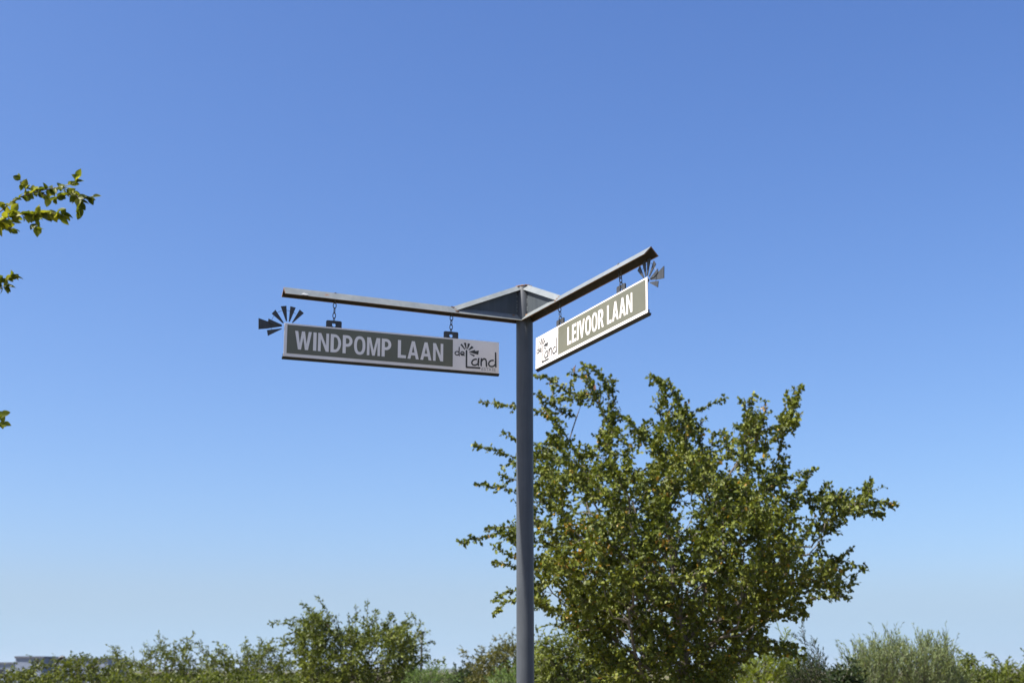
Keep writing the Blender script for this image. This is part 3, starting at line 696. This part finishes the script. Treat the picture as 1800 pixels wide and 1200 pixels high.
shrub('shrub', 'soft pale green bush at the right foot of the small open tree', 'shrub', 24, [(715,1190),(735,1176),(755,1170),(775,1172),(797,1180)], 100, L_soft, seed=26, leaf=0.055, upright=.4, shape='n')
shrub('shrub', 'small dark rounded bush in the gap left of the brownish tree', 'shrub', 42, [(792,1185),(800,1168),(815,1164),(830,1166),(842,1178)], 50, L_dark, seed=27, leaf=0.085)
shrub('small_tree', 'brownish olive tree just left of the post', 'tree', 32, [(822,1165),(828,1150),(850,1135),(868,1124),(885,1126),(905,1128),(935,1130),(950,1150),(960,1180)], 170, L_brown, seed=28, leaf=0.067, tips=[(812,1142),(820,1145),(822,1156),(845,1136),(870,1122),(884,1126),(900,1118),(908,1114),(925,1122),(945,1128)])
shrub('shrub', 'soft bright green bush directly behind the foot of the post', 'shrub', 22, [(860,1200),(885,1178),(905,1160),(935,1148),(975,1142),(1010,1150),(1040,1165),(1060,1190)], 150, L_soft, seed=29, leaf=0.061, upright=.35, shape='n', step=.026)
shrub('shrub', 'olive shrub under the left side of the large tree', 'shrub', 17.5, [(930,1150),(950,1112),(985,1104),(1010,1108),(1040,1125),(1075,1135),(1095,1165),(1100,1200)], 130, L_olive, seed=30, leaf=0.055, tips=[(945,1110),(962,1098),(985,1100),(1005,1100),(1030,1112)])
shrub('shrub', 'yellow-green bushy shrub below the right side of the large tree', 'shrub', 20, [(1235,1200),(1255,1170),(1290,1165),(1325,1150),(1360,1140),(1395,1142),(1420,1165),(1432,1190)], 190, L_lime, seed=31, leaf=0.067, upright=.45, shape='n', step=.024, tips=[(1368,1106),(1375,1118),(1385,1112),(1395,1125)], depth=.55)
shrub('shrub', 'dark green shrub with two thin spires right of the large tree', 'shrub', 18, [(1385,1190),(1405,1165),(1420,1140),(1430,1160),(1448,1165),(1465,1180),(1475,1195)], 90, L_dark, seed=32, leaf=0.050, upright=.6, shape='n', step=.02, spread=.6, tips=[(1409,1104),(1412,1115),(1416,1128),(1420,1140),(1433,1128),(1434,1140),(1432,1152),(1397,1120),(1441,1166)], depth=.35)
shrub('shrub', 'small dark bush tucked against the left of the pale feathery shrub', 'shrub', 17, [(1462,1200),(1475,1168),(1490,1160),(1505,1172),(1515,1195)], 50, L_dark, seed=33, leaf=0.055, depth=.3)
shrub('shrub', 'pale feathery grey-green shrub with tall wispy plumes on the right', 'shrub', 19,
  [(1480,1195),(1495,1160),(1515,1142),(1540,1136),(1570,1130),(1600,1142),(1618,1134),(1650,1134),(1668,1140),(1690,1165),(1700,1195)], 290, L_sage, seed=34, leaf=0.055, upright=.8, shape='n', spread=.45, step=.022, shoot=(.15, .4),
  tips=[(1510,1138),(1514,1148),(1537,1132),(1545,1140),(1569,1126),(1572,1132),(1575,1140),(1560,1140),(1618,1126),(1619,1136),(1631,1126),(1632,1138),(1660,1128),(1664,1138),(1645,1140),(1480,1156),(1495,1158),(1590,1145),(1655,1142)], depth=.8, tipk=1.2, arms=[[(1530,1173),(1533,1155),(1537,1130)],[(1565,1168),(1568,1150),(1569,1122)],[(1575,1158),(1580,1145),(1578,1128)],[(1545,1158),(1552,1150),(1558,1132)],[(1615,1168),(1618,1150),(1618,1122)],[(1628,1168),(1630,1148),(1632,1123)],[(1655,1168),(1658,1150),(1661,1124)],[(1510,1173),(1508,1148),(1503,1140)],[(1500,1183),(1490,1163),(1478,1153)],[(1670,1168),(1672,1148),(1676,1142)],[(1595,1158),(1597,1150),(1592,1136)],[(1640,1158),(1645,1150),(1644,1134)]])
shrub('shrub', 'sparse brown-tipped olive shrub right of the pale feathery shrub', 'shrub', 25, [(1665,1165),(1690,1150),(1705,1150),(1725,1165),(1760,1165),(1780,1160),(1830,1165),(1850,1185)], 150, L_olive, seed=35, leaf=0.061, tips=[(1678,1144),(1690,1142),(1710,1152),(1740,1148),(1748,1152),(1770,1160),(1782,1166),(1800,1150),(1808,1155)])
shrub('shrub', 'low green shrub filling the base of the row at the left', 'shrub', 22, [(150,1205),(200,1186),(260,1180),(330,1190),(400,1180),(470,1186),(520,1195)], 130, L_green, seed=36, leaf=0.061)
shrub('shrub', 'low dark green shrub along the bottom right corner', 'shrub', 24, [(1620,1205),(1680,1188),(1740,1182),(1800,1180),(1850,1190)], 90, L_green, seed=37, leaf=0.061)

# low scrub scattered over the plain behind the shrubs, too far to tell apart
g = np.random.default_rng(77); nc = 2600
cy_ = 55 + 560 * g.uniform(0, 1, nc) ** .7; cx_ = g.uniform(-.75, .75, nc) * (cy_ + 60); rr_ = g.uniform(.6, 1.7, nc); k_ = 26
P_ = np.repeat(np.stack([cx_, cy_, np.zeros(nc)], -1), k_, 0); rk = np.repeat(rr_, k_)
o_ = unit(g.normal(0, 1, (nc * k_, 3))) * g.uniform(.3, 1, (nc * k_, 1)); o_[:, 2] = np.abs(o_[:, 2])
P_ = P_ + o_ * np.stack([rk, rk, np.minimum(rk * .75, 1.1)], -1)
ax = unit(g.normal(0, 1, (nc * k_, 3)) + np.array([0, 0, .4])); nr = unit(g.normal(0, 1, (nc * k_, 3))); nr = unit(nr - (nr * ax).sum(1)[:, None] * ax)
sc_ = leaves_object('scrub', P_, ax, nr, rk * g.uniform(.25, .6, nc * k_), np.clip(g.beta(2, 2, nc * k_), 0, .92), L_olive, None, SH4, F4)
tag(sc_, 'low olive scrub scattered over the dry plain behind the shrubs', kind='stuff')

# ------------------------------------------------------------------ near tree whose branch tips reach in from the left
YN = 9.3
r_, n_ = grow_tree('tree', 'nearer tree reaching in from outside the left edge, only three leafy branch tips in view', 'tree', YN, [(-700,500),(-600,300),(-400,220),(-250,280),(-190,420),(-180,760),(-220,950),(-420,1000),(-650,900)], [(-140,430),(-140,520),(-150,735)], 110,
  (-470, 1200), 1.0, L_main, B_pale, leaf=.05, shoot_gap=.07, seed=41, trunk_top=(-440, 900))
stats.append(('near', n_))
ot = r_.location
def leafmesh(name, fold, curl):
    mb = MB(); n_ = 7; vs = []; xs_ = np.linspace(0, 1, n_)
    for i, x in enumerate(xs_):
        w = .36 * math.sin(math.pi * min(1, x ** .8)) ** .85 + (.004 if 0 < i < n_-1 else 0)
        z = -curl * x * x
        vs += [(x, w, z + fold * w), (x, 0, z), (x, -w, z + fold * w)]
    fs = []
    for i in range(n_-1):
        a = 3*i; fs += [(a, a+1, a+4, a+3), (a+1, a+2, a+5, a+4)]
    mb.add(vs, fs); me = bpy.data.meshes.new(name); me.from_pydata(mb.v, [], mb.f)
    me.polygons.foreach_set('use_smooth', [True]*len(me.polygons)); return me
near_meshes = []
for k in range(9):
    me = leafmesh('leaf', .25 + .15 * (k % 3), .1 + .12 * (k % 2)); a = me.attributes.new('tint', 'FLOAT', 'POINT')
    a.data.foreach_set('value', [(.12, .35, .55, .8, .95)[k % 5]] * len(me.vertices)); me.materials.append(L_near); near_meshes.append(me)
mbn = MB()
g = np.random.default_rng(5); nleaf = 0
def near_leaf(p, ax, size):
    global nleaf
    nr = unit(unit(g.normal(0, 1, 3)) * .8 + np.array([0, -.35, .5])); nr = unit(nr - nr.dot(ax) * ax); by = np.cross(nr, ax)
    o = link('leaf', near_meshes[int(g.integers(0, 9))], r_)
    o.matrix_local = Matrix(((ax[0]*size, by[0]*size, nr[0]*size, p[0]-ot[0]), (ax[1]*size, by[1]*size, nr[1]*size, p[1]-ot[1]), (ax[2]*size, by[2]*size, nr[2]*size, p[2]), (0, 0, 0, 1))); nleaf += 1
def near_branch(pxs, r0, leaf_from=0, gap=.022, size=.05, droop=.25):
    size *= 1.38; gap *= .9; pxs = [(x - (6 if x > 60 else 0), y, z) for x, y, z in pxs]
    P = np.array([at(x, y, YN + dz) for x, y, dz in pxs]); seg = []
    for i in range(len(P) - 1):                      # Catmull-Rom
        p0, p1, p2, p3 = P[max(i-1, 0)], P[i], P[i+1], P[min(i+2, len(P)-1)]
        for t in np.linspace(0, 1, 8, endpoint=False):
            seg.append(.5*((2*p1)+(-p0+p2)*t+(2*p0-5*p1+4*p2-p3)*t*t+(-p0+3*p1-3*p2+p3)*t**3))
    seg.append(P[-1]); seg = np.array(seg); k = len(seg)
    mbn.tube([q - np.array([ot[0], ot[1], 0]) for q in seg], list(np.linspace(r0, .0012, k)), n=6)
    d = np.diff(seg, axis=0); l = np.linalg.norm(d, axis=1); cum = np.concatenate([[0], np.cumsum(l)]); s = leaf_from * cum[-1]; sd = 1
    while s < cum[-1]:
        i = min(np.searchsorted(cum, s, side='right') - 1, len(d) - 1); p = seg[i] + d[i] * ((s - cum[i]) / l[i]); tan = unit(d[i])
        ax = unit(tan * .5 + unit(g.normal(0, 1, 3)) * .75 + np.array([0, 0, -droop + sd * .35])); near_leaf(p, ax, size * g.uniform(.7, 1.15)); sd = -sd
        s += gap * g.uniform(.6, 1.3)
    near_leaf(seg[-1], unit(d[-1]), size)
near_branch([(-170,455,0),(-60,415,.05),(0,372,0),(25,352,0),(48,342,0),(80,335,-.02),(112,328,-.03),(138,322,-.05),(143,312,-.05)], .007, .56, .014)
near_branch([(48,342,0),(42,328,.02),(36,316,.02)], .002, .3, .012, .042)
near_branch([(112,328,-.03),(130,338,0),(148,350,0),(168,346,0)], .002, .1, .011, .046)
near_branch([(140,342,-.03),(148,358,-.03),(146,372,-.03)], .0016, .2, .012, .045)
near_branch([(70,337,-.02),(85,344,-.06),(100,350,-.06),(112,346,-.06)], .002, .1, .012, .046)
near_branch([(-150,470,0),(-60,420,-.08),(-5,392,-.1),(25,378,-.1),(60,377,-.1),(90,374,-.12),(118,378,-.12)], .006, .64, .0105, .054)
near_branch([(60,378,-.1),(68,390,-.1),(70,402,-.12)], .0016, .2, .012, .05)
near_branch([(-40,405,-.1),(-15,392,-.1),(5,388,-.15),(20,372,-.15)], .0016, .2, .012, .055)
near_branch([(-40,425,0),(-15,405,0),(2,398,0),(20,402,0)], .002, .3, .013, .05)
near_branch([(-150,520,0),(-70,505,0),(-20,496,0),(5,490,0),(18,488,0),(28,488,0)], .005, .78, .010, .042)
near_branch([(-20,498,0),(0,503,0),(14,504,0)], .0015, .1, .010, .042)
near_branch([(-160,745,0),(-70,735,0),(-20,733,0),(2,728,0)], .005, .8, .012, .045)
near_branch([(-20,733,0),(-5,742,0),(5,744,0)], .0015, .1, .012, .042)
mbn.build('branches', B_pale, r_, smooth=True)['kind'] = 'stuff'
stats.append(('nearleaves', nleaf))

# ------------------------------------------------------------------ things beyond the shrubs
M_wall = flat('plaster_grey', (.25, .285, .36), .9, .2, .08, 2); M_coping = flat('dark_coping', (.13, .14, .17), .7, .3, .1, 3); M_glass = flat('window_glass', (.03, .035, .04), .1, .6, .05)
house = empty('house', (float(at(60, 1180, 190)[0]), 190, 0)); tag(house, 'distant flat-roofed grey house with stepped parapets at the far left', 'house')
hx0 = house.location.x
for (xa, xb, yt, yy) in ((-80, 28, 1163, 4), (28, 75.5, 1152.5, 0), (75.5, 192, 1155.5, 3)):
    a_ = at(xa, yt, 190 + yy); b_ = at(xb, yt, 190 + yy); mb = MB(); e_ = .12 if yy else 0
    mb.box((a_[0]-hx0+e_, yy, 0), (b_[0]-hx0-e_, yy+9, a_[2]-.25)); mb.build('wall', M_wall, house)
    mb = MB(); mb.box((a_[0]-hx0-.15+2*e_, yy-.15, a_[2]-.25), (b_[0]-hx0+.15-2*e_, yy+9.15, a_[2])); mb.build('parapet', M_coping, house)
    w0, w1 = a_[0]-hx0, b_[0]-hx0; nw = max(1, int((w1-w0)/3.5))
    for k in range(nw):
        xc = w0 + (k+.5)*(w1-w0)/nw; mb = MB(); mb.box((xc-.6, yy-.06, .9), (xc+.6, yy+.05, 2.0)); f_ = mb.build('window', M_coping, house)
        mb = MB(); mb.box((xc-.52, yy-.08, .98), (xc+.52, yy-.062, 1.92)); mb.build('pane', M_glass, f_)
# grey building seen in slivers under the large tree
h2 = empty('house', (float(at(1318, 1180, 150)[0]), 150, 0)); tag(h2, 'pale gabled building showing in slivers under the right of the large tree', 'house')
a_ = at(1300, 1168, 150); b_ = at(1334, 1168, 150); w_ = (b_[0]-a_[0])/2; z_ = a_[2]; zr = at(1318, 1153, 150)[2]
mb = MB(); mb.add([(-w_,0,0),(w_,0,0),(w_,0,z_),(0,0,zr),(-w_,0,z_),(-w_,8,0),(w_,8,0),(w_,8,z_),(0,8,zr),(-w_,8,z_)], [(0,1,2,3,4),(9,8,7,6,5),(0,4,9,5),(1,6,7,2)]); mb.build('wall', M_wall, h2)
mb = MB(); t_ = .12
mb.add([(-w_-.3,-.3,z_-.12),(0,-.3,zr+.02),(w_+.3,-.3,z_-.12),(w_+.3,8.3,z_-.12),(0,8.3,zr+.02),(-w_-.3,8.3,z_-.12),(-w_-.3,-.3,z_+.02),(0,-.3,zr+.2),(w_+.3,-.3,z_+.02),(w_+.3,8.3,z_+.02),(0,8.3,zr+.2),(-w_-.3,8.3,z_+.02)],
  [(6,7,10,11),(7,8,9,10),(0,5,4,1),(1,4,3,2),(0,1,7,6),(1,2,8,7),(3,4,10,9),(4,5,11,10),(0,6,11,5),(2,3,9,8)]); mb.build('roof', M_coping, h2)
# street lamp at the right edge of the small tree
M_lp = flat('lamp_post_grey', (.2, .21, .22), .6, .4)
lamp = at(741.5, 1109, 40); lo = empty('street_lamp', (float(lamp[0]), 40, 0)); tag(lo, 'thin grey street lamp rising behind the small open tree', 'street lamp')
mb = MB(); mb.tube([(0,0,0),(0,0,lamp[2]-.3)], [.045,.03], n=10); mb.build('pole', M_lp, lo, smooth=True)
mb = MB(); mb.tube([(0,0,lamp[2]-.33),(0,0,lamp[2]-.05),(0,0,lamp[2]-.02),(0,0,lamp[2])], [.03,.06,.1,.09], n=12); mb.build('lamp_head', M_lp, lo, smooth=True)
# pale post with a thin mast right of the trunk
pp = at(1343, 1153, 30); po = empty('post', (float(pp[0]), 30, 0)); tag(po, 'pale grey post with a thin mast on top, seen behind the yellow-green shrub', 'post')
mb = MB(); mb.tube([(0,0,0),(0,0,pp[2])], .028, n=12); mb.build('shaft', flat('pale_post', (.5,.5,.5), .6, .3), po, smooth=True)
mb = MB(); mb.tube([(0,0,pp[2]),(0,0,pp[2]+.05)], [.032,.03], n=12); mb.tube([(0,0,pp[2]+.05),(0,0,at(1343,1098,30)[2])], [.007,.005], n=6); mb.build('mast', M_dark, po, smooth=True)
# dark curved cowl poking out above the shrub at the far left
q0 = at(99, 1164, 32); o_ = empty('vent_cowl', (float(q0[0]), 32, 0)); tag(o_, 'dark curved cowl poking up between the leftmost shrubs', 'vent')
pts = [at(x, y, 32) for x, y in ((98,1167),(101,1161),(105,1156.5),(109.5,1154),(113,1154.5))]
mb = MB(); mb.tube([(q[0]-q0[0], 0, q[2]) for q in pts], [.03,.038,.042,.04,.034], n=10); mb.build('hood', M_dark, o_, smooth=True)
mb = MB(); mb.tube([(0,0,0),(pts[0][0]-q0[0],0,pts[0][2]+.01)], .03, n=10); mb.build('pipe', M_dark, o_, smooth=True)
print('LEAVES', stats)
